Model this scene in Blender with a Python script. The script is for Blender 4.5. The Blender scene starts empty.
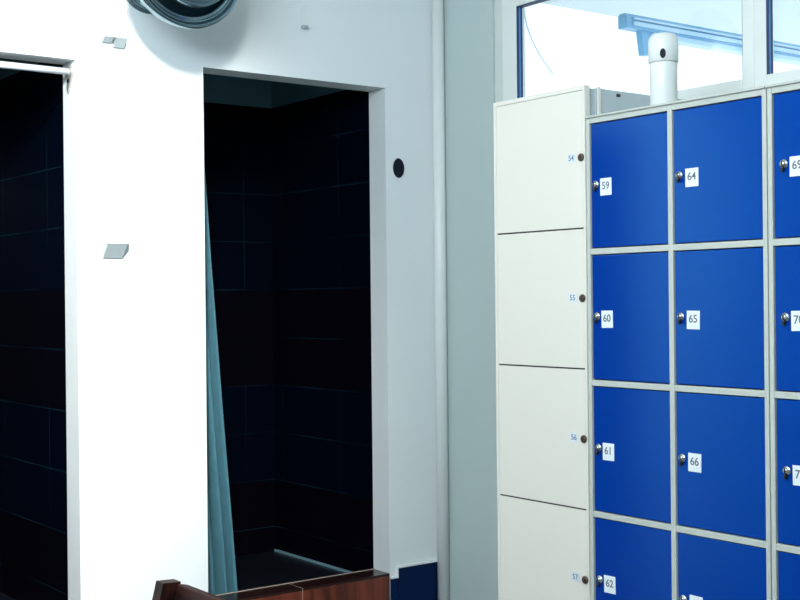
import bpy, bmesh, math, random
from mathutils import Vector, Matrix
random.seed(4)
sc = bpy.context.scene
COL = sc.collection
PI = math.pi

# ------------------------------------------------------------------ helpers
class MB:
    """collects shapes, links them as ONE mesh object"""
    def __init__(s): s.bm = bmesh.new()
    def _mi(s, before, mi):
        for f in s.bm.faces:
            if f not in before: f.material_index = mi
    def box(s, x0, x1, y0, y1, z0, z1, bev=0.0, mi=0, mat=None, seg=2):
        before = set(s.bm.faces)
        m = Matrix.Translation(((x0+x1)/2, (y0+y1)/2, (z0+z1)/2)) @ Matrix.Diagonal((abs(x1-x0), abs(y1-y0), abs(z1-z0), 1))
        r = bmesh.ops.create_cube(s.bm, size=1, matrix=m)
        vs = set(r['verts'])
        if bev > 0:
            es = [e for e in s.bm.edges if e.verts[0] in vs and e.verts[1] in vs]
            b = bmesh.ops.bevel(s.bm, geom=es, offset=bev, segments=seg, affect='EDGES', profile=.6)
            vs = {v for f in s.bm.faces if f not in before for v in f.verts}
        if mat is not None: bmesh.ops.transform(s.bm, matrix=mat, verts=list(vs))
        s._mi(before, mi); return s
    def prism(s, pts, a0, a1, axis='x', mi=0, bev=0):
        before = set(s.bm.faces)
        def P(u, v, a):
            return {'x': (a, u, v), 'y': (u, a, v), 'z': (u, v, a)}[axis]
        A = [s.bm.verts.new(P(u, v, a0)) for u, v in pts]
        B = [s.bm.verts.new(P(u, v, a1)) for u, v in pts]
        n = len(pts)
        s.bm.faces.new(A); s.bm.faces.new(B[::-1])
        for i in range(n): s.bm.faces.new((A[i], B[i], B[(i+1) % n], A[(i+1) % n]))
        new = [f for f in s.bm.faces if f not in before]
        bmesh.ops.recalc_face_normals(s.bm, faces=new)
        s._mi(before, mi); return s
    def lathe(s, prof, mat, n=48, mi=0, sx=1.0, closed=False):
        """prof: (radius, height) along local z, placed by mat"""
        before = set(s.bm.faces)
        rings = []
        for r, h in prof:
            if r < 1e-6: rings.append([s.bm.verts.new(mat @ Vector((0, 0, h)))])
            else: rings.append([s.bm.verts.new(mat @ Vector((sx*r*math.cos(2*PI*i/n), r*math.sin(2*PI*i/n), h))) for i in range(n)])
        for a, b in zip(rings, rings[1:]):
            for i in range(n):
                j = (i+1) % n
                if len(a) == 1 and len(b) == 1: continue
                if len(a) == 1: s.bm.faces.new((a[0], b[i], b[j]))
                elif len(b) == 1: s.bm.faces.new((a[i], a[j], b[0]))
                else: s.bm.faces.new((a[i], a[j], b[j], b[i]))
        new = [f for f in s.bm.faces if f not in before]
        bmesh.ops.recalc_face_normals(s.bm, faces=new)
        for f in new: f.smooth = True
        s._mi(before, mi); return s
    def tube(s, pts, r, n=12, mi=0):
        before = set(s.bm.faces)
        pts = [Vector(p) for p in pts]; rings = []
        for k, p in enumerate(pts):
            d = (pts[min(k+1, len(pts)-1)] - pts[max(k-1, 0)]).normalized()
            u = d.cross(Vector((0, 0, 1)))
            if u.length < 1e-3: u = d.cross(Vector((1, 0, 0)))
            u.normalize(); v = d.cross(u)
            rings.append([s.bm.verts.new(p + r*(u*math.cos(2*PI*i/n) + v*math.sin(2*PI*i/n))) for i in range(n)])
        for a, b in zip(rings, rings[1:]):
            for i in range(n): s.bm.faces.new((a[i], a[(i+1) % n], b[(i+1) % n], b[i])).smooth = True
        s.bm.faces.new(rings[0]); s.bm.faces.new(rings[-1])
        bmesh.ops.recalc_face_normals(s.bm, faces=[f for f in s.bm.faces if f not in before])
        s._mi(before, mi); return s
    def text(s, string, size, mat, mi=0):
        c = bpy.data.curves.new('number_curve', 'FONT')
        c.body = string; c.size = size; c.align_x = 'CENTER'; c.align_y = 'CENTER'
        c.extrude = .0003; c.offset = size*.012
        o = bpy.data.objects.new('number_text', c); COL.objects.link(o)
        bpy.context.view_layer.update()
        me = bpy.data.meshes.new_from_object(o.evaluated_get(bpy.context.evaluated_depsgraph_get()))
        bpy.data.objects.remove(o); bpy.data.curves.remove(c)
        me.transform(mat)
        before = set(s.bm.faces)
        s.bm.from_mesh(me); bpy.data.meshes.remove(me)
        s._mi(before, mi); return s
    def build(s, name, mats, parent=None, smooth_angle=None):
        me = bpy.data.meshes.new(name)
        s.bm.normal_update(); s.bm.to_mesh(me); s.bm.free()
        for m in (mats if isinstance(mats, (list, tuple)) else [mats]): me.materials.append(m)
        o = bpy.data.objects.new(name, me); COL.objects.link(o)
        if parent is not None: o.parent = parent
        return o

def tag(o, label, cat, group=None):
    o['label'] = label; o['category'] = cat
    if group: o['group'] = group
    return o
def thing(name, label, cat, group=None, loc=(0, 0, 0)):
    o = bpy.data.objects.new(name, None); COL.objects.link(o); o.location = loc
    o.empty_display_size = .1
    return tag(o, label, cat, group)
def struct(o): o['kind'] = 'structure'; return o

# ------------------------------------------------------------------ materials
def new_mat(name):
    m = bpy.data.materials.new(name); m.use_nodes = True
    return m, m.node_tree, m.node_tree.nodes['Principled BSDF']
def simple(name, col, rough=.5, metal=0., noise=.04, scale=6., bump=0., spec=.5):
    m, nt, b = new_mat(name)
    tc = nt.nodes.new('ShaderNodeTexCoord'); nz = nt.nodes.new('ShaderNodeTexNoise')
    nz.inputs['Scale'].default_value = scale; nz.inputs['Detail'].default_value = 5
    nt.links.new(tc.outputs['Object'], nz.inputs['Vector'])
    mx = nt.nodes.new('ShaderNodeMix'); mx.data_type = 'RGBA'
    mx.inputs['A'].default_value = (*[c*(1-noise) for c in col], 1)
    mx.inputs['B'].default_value = (*[min(1, c*(1+noise)) for c in col], 1)
    nt.links.new(nz.outputs['Fac'], mx.inputs['Factor'])
    nt.links.new(mx.outputs['Result'], b.inputs['Base Color'])
    b.inputs['Roughness'].default_value = rough; b.inputs['Metallic'].default_value = metal
    b.inputs['Specular IOR Level'].default_value = spec
    if bump:
        bp = nt.nodes.new('ShaderNodeBump'); bp.inputs['Strength'].default_value = bump; bp.inputs['Distance'].default_value = .002
        n2 = nt.nodes.new('ShaderNodeTexNoise'); n2.inputs['Scale'].default_value = 120
        nt.links.new(tc.outputs['Object'], n2.inputs['Vector'])
        nt.links.new(n2.outputs['Fac'], bp.inputs['Height']); nt.links.new(bp.outputs['Normal'], b.inputs['Normal'])
    return m

def tile_mat(name, axis, band=True):
    """large dark tiles with thin grout; axis = world axis that runs along the wall"""
    m, nt, b = new_mat(name)
    N, L = nt.nodes, nt.links
    tc = N.new('ShaderNodeTexCoord'); sp = N.new('ShaderNodeSeparateXYZ'); L.new(tc.outputs['Object'], sp.inputs[0])
    def mth(op, a, bb=None, cc=None):
        n = N.new('ShaderNodeMath'); n.operation = op
        for k, v in enumerate((a, bb, cc)):
            if v is None: continue
            if isinstance(v, (int, float)): n.inputs[k].default_value = v
            else: L.new(v, n.inputs[k])
        return n.outputs[0]
    def line(coord, pitch, off, w):
        t = mth('FRACT', mth('DIVIDE', mth('SUBTRACT', coord, off), pitch))
        d = mth('MULTIPLY', mth('MINIMUM', t, mth('SUBTRACT', 1., t)), pitch)
        return mth('LESS_THAN', d, w)
    z = sp.outputs['Z']; u = sp.outputs['X' if axis == 'x' else 'Y']
    h = line(z, .195, .792, .0016)
    row = mth('FLOOR', mth('DIVIDE', mth('SUBTRACT', z, .012), .195))
    # brown rows: 0..1 and 5..6 (counted from the tray)
    isb = mth('MAXIMUM', mth('LESS_THAN', row, 2.5),
              mth('MULTIPLY', mth('GREATER_THAN', row, 3.5+.5), mth('LESS_THAN', row, 6.5)))
    v = line(u, .42, (.02 if axis == 'x' else .195), .0016)
    grout = mth('MAXIMUM', h, mth('MULTIPLY', v, mth('SUBTRACT', 1., mth('MULTIPLY', isb, .8))))
    nz = N.new('ShaderNodeTexNoise'); nz.inputs['Scale'].default_value = 3.; nz.inputs['Detail'].default_value = 4
    L.new(tc.outputs['Object'], nz.inputs['Vector'])
    cr = N.new('ShaderNodeMix'); cr.data_type = 'RGBA'
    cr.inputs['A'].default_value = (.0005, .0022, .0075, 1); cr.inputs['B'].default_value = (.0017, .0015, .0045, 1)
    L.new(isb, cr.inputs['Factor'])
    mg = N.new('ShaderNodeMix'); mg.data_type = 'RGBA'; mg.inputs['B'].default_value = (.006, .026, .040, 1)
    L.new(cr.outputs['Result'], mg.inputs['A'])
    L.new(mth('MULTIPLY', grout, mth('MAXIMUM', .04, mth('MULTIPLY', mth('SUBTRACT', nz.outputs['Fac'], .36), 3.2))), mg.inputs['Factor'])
    L.new(mg.outputs['Result'], b.inputs['Base Color'])
    b.inputs['Roughness'].default_value = .35; b.inputs['Specular IOR Level'].default_value = .06
    return m

def wood_mat(name, dark, light, axis_scale, rough=.35):
    m, nt, b = new_mat(name); N, L = nt.nodes, nt.links
    tc = N.new('ShaderNodeTexCoord'); mp = N.new('ShaderNodeMapping'); mp.inputs['Scale'].default_value = axis_scale
    L.new(tc.outputs['Object'], mp.inputs[0])
    nz = N.new('ShaderNodeTexNoise'); nz.inputs['Scale'].default_value = 1.; nz.inputs['Detail'].default_value = 6; nz.inputs['Distortion'].default_value = .6
    L.new(mp.outputs[0], nz.inputs['Vector'])
    r = N.new('ShaderNodeValToRGB'); r.color_ramp.elements[0].position = .35; r.color_ramp.elements[1].position = .68
    r.color_ramp.elements[0].color = (*dark, 1); r.color_ramp.elements[1].color = (*light, 1)
    L.new(nz.outputs['Fac'], r.inputs[0]); L.new(r.outputs[0], b.inputs['Base Color'])
    b.inputs['Roughness'].default_value = rough
    return m

M = {}
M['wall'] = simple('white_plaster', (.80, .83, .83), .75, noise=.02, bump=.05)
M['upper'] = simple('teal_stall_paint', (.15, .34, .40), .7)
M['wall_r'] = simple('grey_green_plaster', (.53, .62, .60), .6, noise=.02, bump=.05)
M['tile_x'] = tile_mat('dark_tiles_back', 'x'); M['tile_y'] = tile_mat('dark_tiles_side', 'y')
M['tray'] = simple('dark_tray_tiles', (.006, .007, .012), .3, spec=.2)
M['seal'] = simple('blue_grey_sealant', (.16, .30, .36), .5)
M['floor'] = simple('light_floor_tiles', (.20, .22, .22), .4)
M['ceil'] = simple('white_ceiling_paint', (.82, .84, .84), .8)
M['farwall'] = simple('pale_blue_room_paint', (.55, .66, .70), .8)
M['navy'] = simple('navy_skirting_tiles', (.0008, .012, .060), .35, noise=.35, scale=14, spec=.1)
M['curb'] = wood_mat('red_brown_wood_look_tile', (.06, .012, .006), (.20, .042, .020), (28, 28, 2.2), .35)
M['curbtop'] = simple('dark_brown_tile', (.022, .008, .007), .22)
M['grout'] = simple('pale_grout', (.42, .33, .28), .7)
M['bench'] = wood_mat('dark_brown_bench_wood', (.009, .003, .003), (.040, .012, .008), (30, 2.5, 30), .5)
M['bench'].node_tree.nodes['Principled BSDF'].inputs['Specular IOR Level'].default_value = .15
M['lw'] = simple('cream_white_locker_enamel', (.79, .75, .67), .45, noise=.015)
M['lwside'] = simple('grey_locker_carcass', (.50, .57, .60), .5)  # bluish grey of the shaded side is put into the carcass colour
M['frame'] = simple('pale_grey_locker_frame', (.52, .55, .50), .45, noise=.02)
M['gap'] = simple('dark_door_gap', (.05, .05, .045), .8)
M['blue'] = simple('cobalt_blue_locker_door', (.0002, .036, .30), .17, noise=.03, scale=2., spec=1.0)
_b = M['blue'].node_tree.nodes['Principled BSDF']; _b.inputs['Specular Tint'].default_value = (.005, .30, .50, 1)
M['chrome'] = simple('nickel_lock', (.62, .64, .60), .25, metal=1.)
M['locdark'] = simple('dark_bronze_lock', (.10, .075, .055), .35, metal=.6)
M['slot'] = simple('black_keyhole', (.008, .012, .012), .5)
M['card'] = simple('white_number_card', (.82, .88, .90), .5)
M['label'] = simple('pale_blue_label', (.72, .78, .82), .5)
M['ink'] = simple('dark_ink', (.13, .14, .16), .6)
M['inkb'] = simple('blue_grey_ink', (.16, .22, .32), .6)
M['sash'] = simple('white_window_plastic', (.84, .86, .82), .4)
M['sash2'] = simple('grey_white_window_frame', (.70, .74, .69), .45)
M['gasket'] = simple('deep_blue_window_seal', (.004, .028, .13), .4)
M['gasket2'] = simple('mid_blue_window_rail', (.05, .22, .48), .35)
M['plastic'] = simple('white_plastic', (.80, .82, .80), .38)
M['dark'] = simple('black_plastic', (.004, .006, .016), .5, spec=.2)
M['curtain'] = simple('teal_blue_curtain_fabric', (.13, .36, .45), .75, noise=.12, scale=30)
M['steel'] = simple('brushed_duct_steel', (.20, .29, .33), .24, metal=1., noise=.12, scale=9)
M['steel2'] = simple('bright_duct_cap', (.72, .80, .84), .35, metal=.7)
M['rod'] = simple('satin_white_rod', (.78, .83, .90), .25, metal=.2)
M['bracket'] = simple('grey_rod_bracket', (.42, .42, .38), .4, metal=.5)
M['base'] = simple('grey_plastic_base', (.36, .42, .43), .5)  # undersides, feet and hook tip coloured a darker grey than their housings
M['rail'] = simple('light_blue_outdoor_rail', (.22, .46, .70), .4)
M['rail2'] = simple('pale_blue_rail_cover', (.50, .70, .85), .4)
M['canopy'] = simple('pale_blue_canopy', (.60, .70, .75), .7)
M['cable'] = simple('pale_blue_cable', (.66, .78, .92), .6)
M['outwall'] = simple('white_facade', (.8, .82, .83), .8)

gm = bpy.data.materials.new('clear_window_glass'); gm.use_nodes = True
nt = gm.node_tree; nt.nodes.clear()
out = nt.nodes.new('ShaderNodeOutputMaterial'); mx = nt.nodes.new('ShaderNodeMixShader')
tr = nt.nodes.new('ShaderNodeBsdfTransparent'); tr.inputs[0].default_value = (.96, .985, 1, 1)
gl = nt.nodes.new('ShaderNodeBsdfGlossy'); gl.inputs['Roughness'].default_value = .03
fr = nt.nodes.new('ShaderNodeFresnel'); fr.inputs[0].default_value = 1.3
nt.links.new(fr.outputs[0], mx.inputs[0]); nt.links.new(tr.outputs[0], mx.inputs[1]); nt.links.new(gl.outputs[0], mx.inputs[2])
nt.links.new(mx.outputs[0], out.inputs[0])
M['glass'] = gm

# ------------------------------------------------------------------ room shell
YB = 3.63          # face of the wall with the shower openings
XR = 2.90          # face of the window wall
XL, YF, ZC = -2.4, -1.8, 2.80
S1 = (.80, 1.49, 2.068)      # left opening: x0, x1, top
S2 = (1.922, 2.650, 2.090)   # right opening
T = .10

w = MB()
w.box(XL-.1, S1[0], YB, YB+T, 0, ZC)
w.box(S1[1], S2[0], YB, YB+T, 0, ZC)
w.box(S2[1], XR+.15, YB, YB+T, 0, ZC)
w.box(S1[0], S1[1], YB, YB+T, S1[2], ZC)
w.box(S2[0], S2[1], YB, YB+T, S2[2], ZC)
struct(w.build('wall_back', M['wall']))

WY0, WY1, WZ0, WZ1 = 1.10, 3.328, 1.865, 2.43
w = MB()
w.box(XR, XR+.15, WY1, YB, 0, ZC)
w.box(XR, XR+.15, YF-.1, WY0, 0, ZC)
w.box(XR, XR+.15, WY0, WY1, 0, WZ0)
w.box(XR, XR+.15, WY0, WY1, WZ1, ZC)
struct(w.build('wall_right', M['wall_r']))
struct(MB().box(XL-.1, XL, YF-.1, YB, 0, ZC).build('wall_left', M['wall']))
struct(MB().box(XL, XR, YF-.1, YF, 0, ZC).build('wall_front', M['farwall']))
struct(MB().box(XL-.1, XR+.15, YF-.1, 4.62, -.1, 0).build('floor', M['floor']))
struct(MB().box(XL-.1, XR+.15, YF-.1, 4.62, ZC, ZC+.1).build('ceiling', M['ceil']))

# shower stalls behind the openings: dark tiles up to 2.12 m, paint above
ZT, ZF, YE = 2.125, .30, 4.46
def stall(nm, x0, x1):
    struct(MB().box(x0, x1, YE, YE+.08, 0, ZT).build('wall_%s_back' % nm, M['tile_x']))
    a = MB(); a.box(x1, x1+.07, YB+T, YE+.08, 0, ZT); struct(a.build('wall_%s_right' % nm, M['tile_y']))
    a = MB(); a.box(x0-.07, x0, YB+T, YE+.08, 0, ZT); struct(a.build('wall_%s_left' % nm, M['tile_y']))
    a = MB()
    a.box(x0-.07, x1+.07, YE, YE+.08, ZT, ZC)
    a.box(x1, x1+.07, YB+T, YE, ZT, ZC); a.box(x0-.07, x0, YB+T, YE, ZT, ZC)
    struct(a.build('wall_%s_upper' % nm, M['upper']))
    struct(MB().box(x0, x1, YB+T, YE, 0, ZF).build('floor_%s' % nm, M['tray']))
stall('left_shower', .72, 1.53)
stall('right_shower', 1.84, 2.675)
a = MB(); a.box(2.667, 2.675, YB+T, YE, ZF, ZF+.008)
struct(a.build('trim_1', M['seal']))

# raised shower thresholds
def curb(x0, x1, label):
    t = thing('shower_threshold', label, 'threshold', 'brown tiled thresholds', ((x0+x1)/2, YB+.06, 0))
    def loc(o): o.location = -Vector(t.location); return o
    b = MB()
    edges = [x0+.002]
    k = x1-.37
    while k > x0: edges.insert(1, k); k -= .40
    edges.append(x1-.002)
    for p, q in zip(edges, edges[1:]):
        b.box(p+.0012, q-.0012, YB-.003, YB+.012, .002, .343, .001)
    loc(b.build('front_tiles', M['curb'], t))
    b = MB()
    for p, q in zip(edges, edges[1:]):
        b.box(p+.0012, q-.0012, YB-.003, YB+.088, .3435, .352, .001)
    loc(b.build('top_tiles', M['curbtop'], t))
    b = MB(); b.box(x0+.003, x1-.003, YB+.0125, YB+.092, .002, .343)
    b.box(x0+.003, x1-.003, YB+.0885, YB+.0935, .343, .3535)
    for e in edges[1:-1]: b.box(e-.0012, e+.0012, YB-.002, YB+.0125, .002, .3425); b.box(e-.0012, e+.0012, YB-.002, YB+.088, .3436, .3515)
    loc(b.build('grout_edge', M['grout'], t))
curb(S2[0], S2[1], 'red-brown tiled threshold under the opening with the teal curtain')
curb(S1[0], S1[1], 'red-brown tiled threshold of the opening with the white rod at left edge')

# navy skirting with stepped plaster lip, right of the right opening
b = MB(); b.box(2.652, 2.682, YB-.006, YB, 0, .331); b.box(2.682, 2.86, YB-.010, YB, 0, .366, .001)
struct(b.build('baseboard_back', M['navy']))
b = MB(); b.box(2.682, 2.862, YB-.014, YB, .3665, .374, .002); b.box(2.676, 2.6815, YB-.012, YB, .331, .374, .002)
b.box(2.650, 2.676, YB-.012, YB, .3315, .339, .002)
struct(b.build('trim_2', M['wall']))

# white riser pipe in the corner
o = MB().lathe([(.0, .001), (.022, .001), (.022, ZC-.001), (0, ZC-.001)], Matrix.Translation((2.8775, YB-.0225, 0)), 40).build('riser_pipe', M['plastic'])
tag(o, 'white vertical pipe in the corner between the shower wall and window wall', 'pipe')

# ------------------------------------------------------------------ window
GX = XR+.027
win = MB()
win.box(XR+.008, XR+.07, 3.277, WY1, WZ0, WZ1, .002)                   # outer frame, left
win.box(XR+.008, XR+.07, WY0, 3.277, WZ1-.04, WZ1, .002)
win.box(XR+.008, XR+.07, WY0, 3.277, WZ0, WZ0+.03, .002)
win.box(XR+.008, XR+.07, WY0, WY0+.05, WZ0+.03, WZ1-.04, .002)
win = struct(win.build('window_1', M['sash2']))
def sash(y0, y1, jl, jr):
    f = MB()
    zt, zb = 2.333, 1.945
    f.box(XR-.002, GX+.007, y1-jl, y1, WZ0+.03, WZ1-.04, .003)
    f.box(XR-.002, GX+.007, y0, y0+jr, WZ0+.03, WZ1-.04, .003)
    f.box(XR-.002, GX+.007, y0+jr, y1-jl, zt, WZ1-.04, .003)
    f.box(XR-.002, GX+.007, y0+jr, y1-jl, WZ0+.03, zb, .003)
    fo = f.build('sash_frame', M['sash'], win)
    g = MB(); ya, yb = y0+jr, y1-jl
    for (m0, m1, mi) in ((.001, .010, 0), (.010, .018, 1), (.018, .0265, 0)):
        t = .0025 if mi == 0 else .002
        g.box(XR+m0, XR+m1, yb-t, yb, zb, zt, mi=mi); g.box(XR+m0, XR+m1, ya, ya+t, zb, zt, mi=mi)
        g.box(XR+m0, XR+m1, ya, yb, zt-t, zt, mi=0)
    g.build('window_seal', [M['gasket'], M['gasket2']], fo)
    MB().box(GX, GX+.004, ya-.004, yb+.004, zb-.004, zt+.004).build('pane', M['glass'], fo)
sash(2.217, 3.277, .072, .040)
sash(1.15, 2.217, .040, .05)

# outside: canopy, rail, cable
o = MB().box(XR+.15, 7.5, -2.0, 4.45, 2.76, 2.90).build('canopy', M['canopy'])
tag(o, 'pale blue canopy slab overhead outside the window', 'canopy')
t = thing('canopy_rail', 'light blue metal rail hanging outside the window above the lockers', 'rail', None, (3.42, 3.2, 2.36))
def rel(o, r): o.location = -Vector(r.location); return o
b = MB(); b.prism([(3.178, 2.320), (3.222, 2.320), (3.222, 2.366), (3.214, 2.374), (3.186, 2.374), (3.178, 2.364)], 3.42, 6.2, 'x')
rel(b.build('rail_channel', M['rail'], t), t)
b = MB(); b.box(3.45, 6.2, 3.168, 3.177, 2.330, 2.345, .001); b.box(3.45, 6.2, 3.168, 3.177, 2.352, 2.360, .001)
b.box(3.56, 6.2, 3.174, 3.226, 2.300, 2.3195, .004)
rel(b.build('rail_cover', M['rail2'], t), t)
b = MB(); b.prism([(3.505, 2.322), (3.56, 2.322), (3.55, 2.232), (3.520, 2.232)], 3.186, 3.214, 'y')
rel(b.build('rail_bracket', M['rail'], t), t)
b = MB(); 
for xx in (4.6, 5.8):
    b = MB(); b.box(xx-.012, xx+.012, 3.192, 3.208, 2.373, 2.760)
    rel(b.build('hanger_strap', M['rail2'], t), t)
pts = []
for k in range(25):
    s_ = k/24
    pts.append((3.12, 3.405 - .15*s_**1.7, 2.395 - .265*s_))
o = MB().tube([(3.12, 3.405, 2.76)] + pts, .0022, 8).build('cable', M['cable'])
tag(o, 'thin pale blue cable curving behind the left window pane', 'cable')

# ------------------------------------------------------------------ lockers
FX = 2.378
RT = Matrix(((0, 0, -1, 0), (-1, 0, 0, 0), (0, 1, 0, 0), (0, 0, 0, 1)))   # local x,y,z -> -y, z, -x
def face_at(x, y, z): return Matrix.Translation((x, y, z)) @ RT
RX = Matrix.Rotation(-PI/2, 4, 'Y')                                     # local z -> -x

def blue_locker(y1, first, label, inset=0):
    """two columns of five doors; y1 = left side (far end)"""
    pitch, cw, zt, z0 = .345, .2865, 1.797, .072
    y0 = y1-2*cw
    r = thing('blue_locker', label, 'locker', 'blue two-column lockers', (FX+.23, (y0+y1)/2, 0))
    def L(o): return rel(o, r)
    b = MB(); fw = .0075
    b.box(FX+.02, FX+.47, y0+.0005, y0+.012, .03, zt+.004); b.box(FX+.02, FX+.47, y1-.012, y1-.0005, .03, zt+.004)
    b.box(FX+.455, FX+.47, y0+.012, y1-.012, .03, zt+.004)
    b.box(FX+.02, FX+.455, y0+.012, y1-.012, zt-.012, zt+.004)
    b.box(FX+.02, FX+.455, y0+.012, y1-.012, z0-.01, z0+.006)
    b.box(FX+.03, FX+.455, y1-cw-.006, y1-cw+.006, z0+.006, zt-.012)
    for k in range(1, 5):
        z = zt-k*pitch
        b.box(FX+.03, FX+.455, y0+.012, y1-cw-.006, z-.005, z+.005); b.box(FX+.03, FX+.455, y1-cw+.006, y1-.012, z-.005, z+.005)
    b.box(FX+.05, FX+.44, y0+.03, y1-.03, 0, .03)
    # face frame
    for yc in (y1-cw,): b.box(FX, FX+.02, yc-fw, yc+fw, z0-.01, zt+.006, .0015)
    b.box(FX, FX+.02, y1-fw*1.7, y1-.0008, .03, zt+.006, .0015); b.box(FX, FX+.02, y0+.0008, y0+fw*1.7, .03, zt+.006, .0015)
    for k in range(0, 6):
        z = zt-k*pitch
        for a, c in ((y0+fw*1.7, y1-cw-fw), (y1-cw+fw, y1-fw*1.7)):
            b.box(FX+.0004, FX+.02, a, c, z-.0078, z+.0078, .0015)
    b.box(FX-.006, FX+.02, y0+.001, y1-.001, zt+.0065, zt+.012, .0015)
    L(b.build('carcass', M['frame'], r))
    for c in range(2):
        ya = y1-c*cw-(fw*1.7 if c == 0 else fw); yb = y1-(c+1)*cw+(fw if c == 0 else fw*1.7)
        for k in range(5):
            zc, zd = zt-k*pitch-.0078, zt-(k+1)*pitch+.0078
            d = MB(); d.box(FX+.004, FX+.020, yb+.0025, ya-.0025, zd+.0025, zc-.0025, .002)
            d = L(d.build('door', M['blue'], r))
            yl = ya-(.020 if c == 0 else .021)-inset; zl = (zc+zd)/2+.003
            l = MB()
            m = Matrix.Translation((FX+.0042, yl, zl)) @ RX
            l.lathe([(0, 0), (.0108, 0), (.0108, .003), (.0092, .005), (.0065, .0055), (.0065, .009), (.005, .0105), (0, .0105)], m, 28)
            l.box(FX-.0075, FX-.006, yl-.0012, yl+.0012, zl-.006, zl+.006, mi=1)
            l.box(FX-.008, FX+.001, yl-.003, yl+.003, zl-.018, zl-.009, .0015, mi=1)
            l.build('lock', [M['chrome'], M['slot']], d)
            cd = MB()
            yc = yl-.035-(.003 if c else 0); zz = zl-.008
            jit = random.uniform(-.02, .02)
            R = Matrix.Translation((FX+.0035, yc, zz)) @ Matrix.Rotation(jit, 4, 'X')
            cd.box(-.0012, .0006, -.020, .020, -.0225, .0225, .0004, mat=R, seg=1)
            cd.text(str(first+c*5+k), .027, R @ Matrix.Translation((-.0014, 0, .002)) @ RT, 1)
            cd.build('number_card', [M['card'], M['ink']], d)
    return r
blue_locker(2.360, 59, 'blue locker bank beside the cream locker, under the white dispenser')
blue_locker(1.7855, 69, 'blue locker bank cut off by the right edge of the photo', .010)

def white_locker():
    y0, y1, zt, pitch = 2.3635, 2.730, 1.890, .3735
    r = thing('cream_locker', 'tall cream-white locker column with five flush doors left of the blue lockers', 'locker', None, (FX+.25, (y0+y1)/2, 0))
    def L(o): return rel(o, r)
    b = MB()
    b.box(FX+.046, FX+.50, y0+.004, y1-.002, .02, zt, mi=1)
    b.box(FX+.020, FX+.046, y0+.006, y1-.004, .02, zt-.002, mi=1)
    b.box(FX+.052, FX+.062, y0, y0+.006, .02, zt+.004, .001, mi=0)
    b.box(FX+.05, FX+.48, y0+.02, y1-.02, 0, .02, mi=1)
    b.box(FX, FX+.020, y0, y0+.0085, .02, zt+.004, .001); b.box(FX, FX+.020, y1-.011, y1, .02, zt+.004, .001)
    b.box(FX, FX+.020, y0+.0085, y1-.011, zt-.008, zt+.004, .001)
    b.box(FX+.004, FX+.020, y0+.0085, y1-.011, .02, zt-.008, mi=2)
    b.box(FX+.125, FX+.140, y0+.0025, y0+.005, zt-.016, zt-.008, mi=2)
    L(b.build('carcass', [M['lw'], M['lwside'], M['gap']], r))
    for k in range(5):
        zc = zt-.009-k*pitch if k == 0 else zt-.003-k*pitch
        zd = zt-.003-(k+1)*pitch+.0042
        d = MB().box(FX+.0005, FX+.0036, y0+.009, y1-.0115, zd, zc, .001)
        d = L(d.build('door', M['lw'], r))
        yl, zl = y0+.0135, zt-.003-(k+.5)*pitch+.003
        l = MB(); m = Matrix.Translation((FX+.0006, yl, zl)) @ RX
        l.lathe([(0, 0), (.0105, 0), (.0105, .004), (.009, .006), (.004, .006), (0, .0055)], m, 28)
        l.box(FX-.0065, FX-.005, yl-.0012, yl+.0012, zl-.006, zl+.006, mi=1)
        l.build('lock', [M['locdark'], M['slot']], d)
        n = MB(); R = Matrix.Translation((FX, yl+.038, zl+.001))
        n.box(-.0006, .0004, -.014, .014, -.012, .012, mat=R)
        n.text(str(54+k), .021, R @ Matrix.Translation((-.0008, 0, 0)) @ RT, 1)
        n.build('number_label', [M['label'], M['inkb']], d)
white_locker()

# ------------------------------------------------------------------ air freshener dispenser
cx, cy, zb = 2.487, 2.186, 1.8095
t = thing('air_freshener_dispenser', 'white cylindrical air freshener dispenser standing on the blue lockers', 'dispenser', None, (cx, cy, zb)); t.scale = (1, 1, .955)
ang = math.atan2(-1.0, -1.22)
B = Matrix.Rotation(ang, 4, 'Z')                                        # local +x faces the room
b = MB()
b.lathe([(0, 0), (.0335, 0), (.035, .003), (.0352, .10), (.0356, .128), (.0345, .1295), (0, .1295)], B, 56, sx=1.06)
b.build('body', M['plastic'], t)
b = MB()
b.lathe([(0, .131), (.0365, .131), (.0382, .1325), (.0388, .170), (.0386, .186), (.0368, .198), (.031, .2065), (.020, .210), (0, .211)], B, 56, sx=1.06)
cov = b.build('cover', M['plastic'], t)
n = MB(); mm = B @ Matrix.Translation((.0384, 0, .150)) @ Matrix.Rotation(PI/2, 4, 'Y')
n.lathe([(0, 0), (.0048, 0), (.0068, .001), (.0075, .0028), (.0068, .0036), (.0045, .003), (0, .0025)], mm @ Matrix.Diagonal((1.75, 1, 1, 1)), 28)
n.build('nozzle_opening', M['dark'], cov)

# ------------------------------------------------------------------ wall fittings
o = MB().lathe([(0, -.001), (.034, -.001), (.0355, .002), (.0345, .004), (.030, .0045), (.018, .005), (0, .005)],
               Matrix.Translation((2.706, YB, 1.806)) @ Matrix.Rotation(PI/2, 4, 'X'), 40, sx=.70).build('push_button', M['dark'])
tag(o, 'black oval button on the wall right of the shower opening', 'button')

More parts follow.
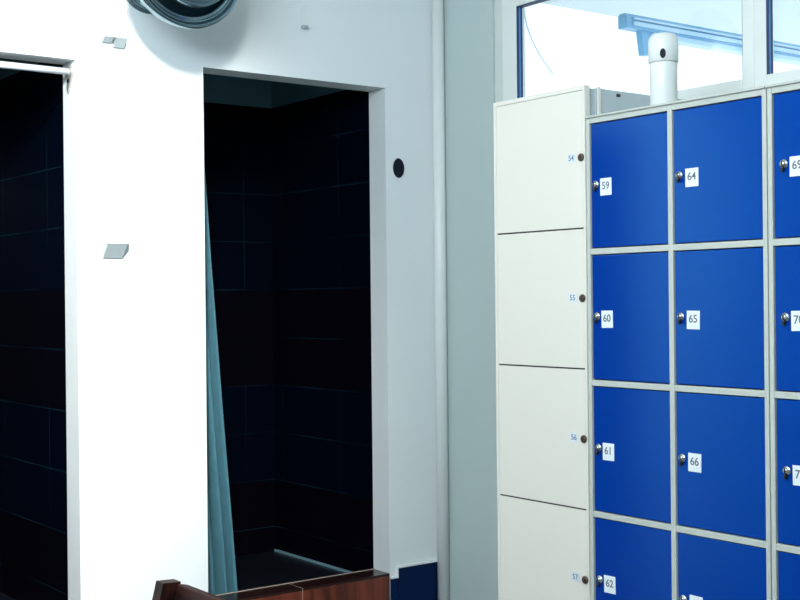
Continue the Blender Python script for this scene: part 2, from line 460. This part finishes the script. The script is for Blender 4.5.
t = thing('wall_holder', 'small white wall box with grey slanted underside, lower one on the pier', 'holder', 'white boxes on the pier', (1.604, YB, 1.47))
b = MB(); b.box(-.036, .036, -.045, 0, .040, .135, .004); b.build('housing', M['plastic'], t)
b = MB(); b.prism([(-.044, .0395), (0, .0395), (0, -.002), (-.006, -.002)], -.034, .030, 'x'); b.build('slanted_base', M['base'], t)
t = thing('wall_holder', 'small white wall box with two grey feet, upper one near the duct', 'holder', 'white boxes on the pier', (1.615, YB, 2.11))
b = MB(); b.box(-.044, .030, -.030, 0, .034, .13, .004); b.build('housing', M['plastic'], t)
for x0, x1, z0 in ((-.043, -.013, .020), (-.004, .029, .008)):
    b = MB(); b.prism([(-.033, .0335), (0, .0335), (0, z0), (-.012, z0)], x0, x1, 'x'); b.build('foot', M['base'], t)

t = thing('wall_hook', 'tiny white hook with a dark tip on the wall above the right opening', 'hook', None, (2.306, YB, 2.262))
b = MB(); b.box(-.007, .007, -.004, 0, .008, .07, .001); b.build('plate', M['plastic'], t)
b = MB(); b.box(-.010, .010, -.020, -.0005, -.003, .0078, .003); b.build('hook_tip', M['base'], t)

# rod across the left opening
t = thing('curtain_rod', 'white shower curtain rod across the top of the left opening', 'rod', None, ((S1[0]+S1[1])/2, YB+.035, 2.036))
xr = (S1[1]-S1[0])/2
b = MB().tube([(-xr+.004, 0, 0), (xr-.004, 0, 0)], .0105, 24); b.build('tube', M['rod'], t)
for s in (-1, 1):
    b = MB(); b.lathe([(0, 0), (.020, 0), (.021, .002), (.018, .006), (.0127, .008), (0, .008)],
                      Matrix.Translation((s*(xr-.0005), 0, 0)) @ Matrix.Rotation(-s*PI/2, 4, 'Y'), 28)
    b.prism([(-.018, -.012), (.022, -.012), (.022, -.048), (.012, -.060)], s*(xr-.006), s*(xr-.0005), 'x')
    fl = b.build('end_flange', M['bracket'], t)
    MB().lathe([(0, 0), (.006, 0), (.006, .003), (0, .0035)], Matrix.Translation((s*(xr-.006), .006, -.026)) @ Matrix.Rotation(-s*PI/2, 4, 'Y'), 16).build('screw', M['dark'], fl)

# ventilation duct on the wall
t = thing('ventilation_duct', 'round ribbed metal ventilation duct end above the white pier', 'duct', None, (1.730, YB, 2.331))
RD = Matrix.Rotation(PI/2, 4, 'X')                                      # local z -> -y
prof = [(0, -.001), (.094, -.001), (.094, .006), (.084, .008)]
h = .03
while h < .17:
    prof += [(.082, h-.004), (.087, h), (.087, h+.008), (.082, h+.012)]; h += .045
prof += [(.082, .185), (.082, .20)]
MB().lathe(prof, RD, 96).build('duct_body', M['steel'], t)
MB().lathe([(.080, .192), (.140, .212), (.178, .232), (.186, .250), (.187, .272), (.184, .279), (.178, .280), (.172, .274), (.168, .266),
            (.163, .268), (.157, .274), (.151, .272), (.148, .255), (.140, .236), (.126, .232)], RD, 120).build('bell_rim', M['steel'], t)
MB().lathe([(.130, .230), (.133, .300), (.132, .318), (.127, .324), (.121, .320), (.117, .308), (.104, .306)], RD, 96).build('inner_ring', M['steel'], t)
MB().lathe([(.103, .290), (.103, .320), (.098, .326), (.06, .330), (0, .331)], RD, 96).build('end_cap', M['steel2'], t)

# ------------------------------------------------------------------ shower curtain
me_b = MB(); bm = me_b.bm
nu, nv = 60, 70; rows = []
yC = 3.80
for j in range(nv+1):
    v = j/nv                       # 0 top .. 1 bottom
    z = 2.06-(2.06-.308)*v
    xr_ = 2.012 + (.004 if v < .15 else .004+.112*((v-.15)/.85)**1.05)
    xl = 1.865
    row = []
    for i in range(nu+1):
        u = i/nu
        amp = .012+.022*v
        ph = 2*PI*(u*6.2+.15*math.sin(v*3))
        y = yC + amp*math.sin(ph) + .006*math.sin(2.3*ph+v*4)
        row.append(bm.verts.new((xl+(xr_-xl)*u + .006*math.cos(ph)*v*(1-u), y, z)))
    rows.append(row)
for j in range(nv):
    for i in range(nu):
        bm.faces.new((rows[j][i], rows[j][i+1], rows[j+1][i+1], rows[j+1][i])).smooth = True
bmesh.ops.solidify(bm, geom=list(bm.faces), thickness=.0015)
t = thing('shower_curtain', 'teal-blue shower curtain gathered at the left of the right opening', 'curtain')
me_b.build('curtain_cloth', M['curtain'], t)
b = MB().tube([(1.842, yC, 2.072), (1.99, yC, 2.072)], .006, 12); b.build('hanging_arm', M['rod'], t)

# ------------------------------------------------------------------ wooden bench in the foreground
t = thing('wooden_bench', 'dark brown wooden bench with slatted backrest in the bottom left foreground', 'bench', None, (.85, 1.55, 0))
def rb(o): return rel(o, t)
def post(y0, y1):
    b = MB(); b.prism([(.959, 0), (1.000, 0), (1.000, .42), (1.089, .798), (1.052, .800), (.963, .44)], y0, y1, 'y', bev=0); return b
for y0 in (2.166, .90):
    rb(post(y0, y0+.030).build('back_post', M['bench'], t))
    b = MB(); b.box(.58, .622, y0, y0+.04, 0, .425, .003); rb(b.build('leg', M['bench'], t))
    b = MB(); b.box(.622, .958, y0+.005, y0+.035, .36, .425, .003); rb(b.build('seat_bearer', M['bench'], t))
for k in range(4):
    x = .57+k*.098
    rb(MB().box(x, x+.085, .87, 2.235, .4255, .450, .004).build('seat_slat', M['bench'], t))
for zc in (.585, .745):
    c = Matrix.Translation((.978+(zc-.42)*.2474+.022, 0, zc)) @ Matrix.Rotation(.2425, 4, 'Y')
    rb(MB().box(-.012, .012, .942, 2.1645, -.05, .05, .004, mat=c).build('back_rail', M['bench'], t))

# ------------------------------------------------------------------ light
wd = bpy.data.worlds.new('daylight'); sc.world = wd; wd.use_nodes = True
bg = wd.node_tree.nodes['Background']; bg.inputs[0].default_value = (.86, .95, 1, 1); bg.inputs[1].default_value = 1.6
def area(name, loc, target, size, power, col, sy=None):
    l = bpy.data.lights.new(name, 'AREA'); l.energy = power; l.color = col; l.size = size
    if sy: l.shape = 'RECTANGLE'; l.size_y = sy
    o = bpy.data.objects.new(name, l); COL.objects.link(o); o.location = loc
    o.rotation_euler = (Vector(target)-Vector(loc)).to_track_quat('-Z', 'Y').to_euler(); return o
def spot(name, loc, target, power, col, ang, blend, rad):
    l = bpy.data.lights.new(name, 'SPOT'); l.energy = power; l.color = col; l.spot_size = math.radians(ang); l.spot_blend = blend; l.shadow_soft_size = rad
    o = bpy.data.objects.new(name, l); COL.objects.link(o); o.location = loc
    o.rotation_euler = (Vector(target)-Vector(loc)).to_track_quat('-Z', 'Y').to_euler(); return o
spot('spot_lamp', (.70, 1.50, 2.72), (1.08, 3.63, 1.5), 640, (1, .98, .94), 62, 1.0, .10)
area('ceiling_lamp', (.5, 1.1, 2.77), (.5, 1.1, 0), .3, 24, (1, .98, .95), 1.4)  # fill light without a fixture, added to brighten the lockers
area('wall_lamp', (-.4, 1.0, 2.40), (2.9, 3.5, 3.2), 1.5, 78, (.76, .91, 1), .6)  # unseen bluish fill, added to lift the upper walls

# ------------------------------------------------------------------ camera
cam = bpy.data.cameras.new('camera'); co = bpy.data.objects.new('camera', cam); COL.objects.link(co)
yaw, pit, rol = 0.640897, -2.3e-05, -0.0099622
cyw, syw = math.cos(yaw), math.sin(yaw)
right = Vector((cyw, -syw, 0)); fwd = Vector((syw, cyw, 0)); up = Vector((0, 0, 1))
f2 = fwd*math.cos(pit)+up*math.sin(pit); u2 = up*math.cos(pit)-fwd*math.sin(pit)
r = right*math.cos(rol)+u2*math.sin(rol); u = u2*math.cos(rol)-right*math.sin(rol)
mw = Matrix((r, u, -f2)).transposed().to_4x4(); mw.translation = (0, 0, 1.33)
co.matrix_world = mw
cam.sensor_width = 36; cam.lens = 36*1254.37/800; cam.clip_start = .05
sc.camera = co
sc.view_settings.view_transform = 'Standard'; sc.view_settings.look = 'None'
sc.view_settings.gamma = 1; sc.view_settings.exposure = 0; sc.view_settings.use_curve_mapping = False
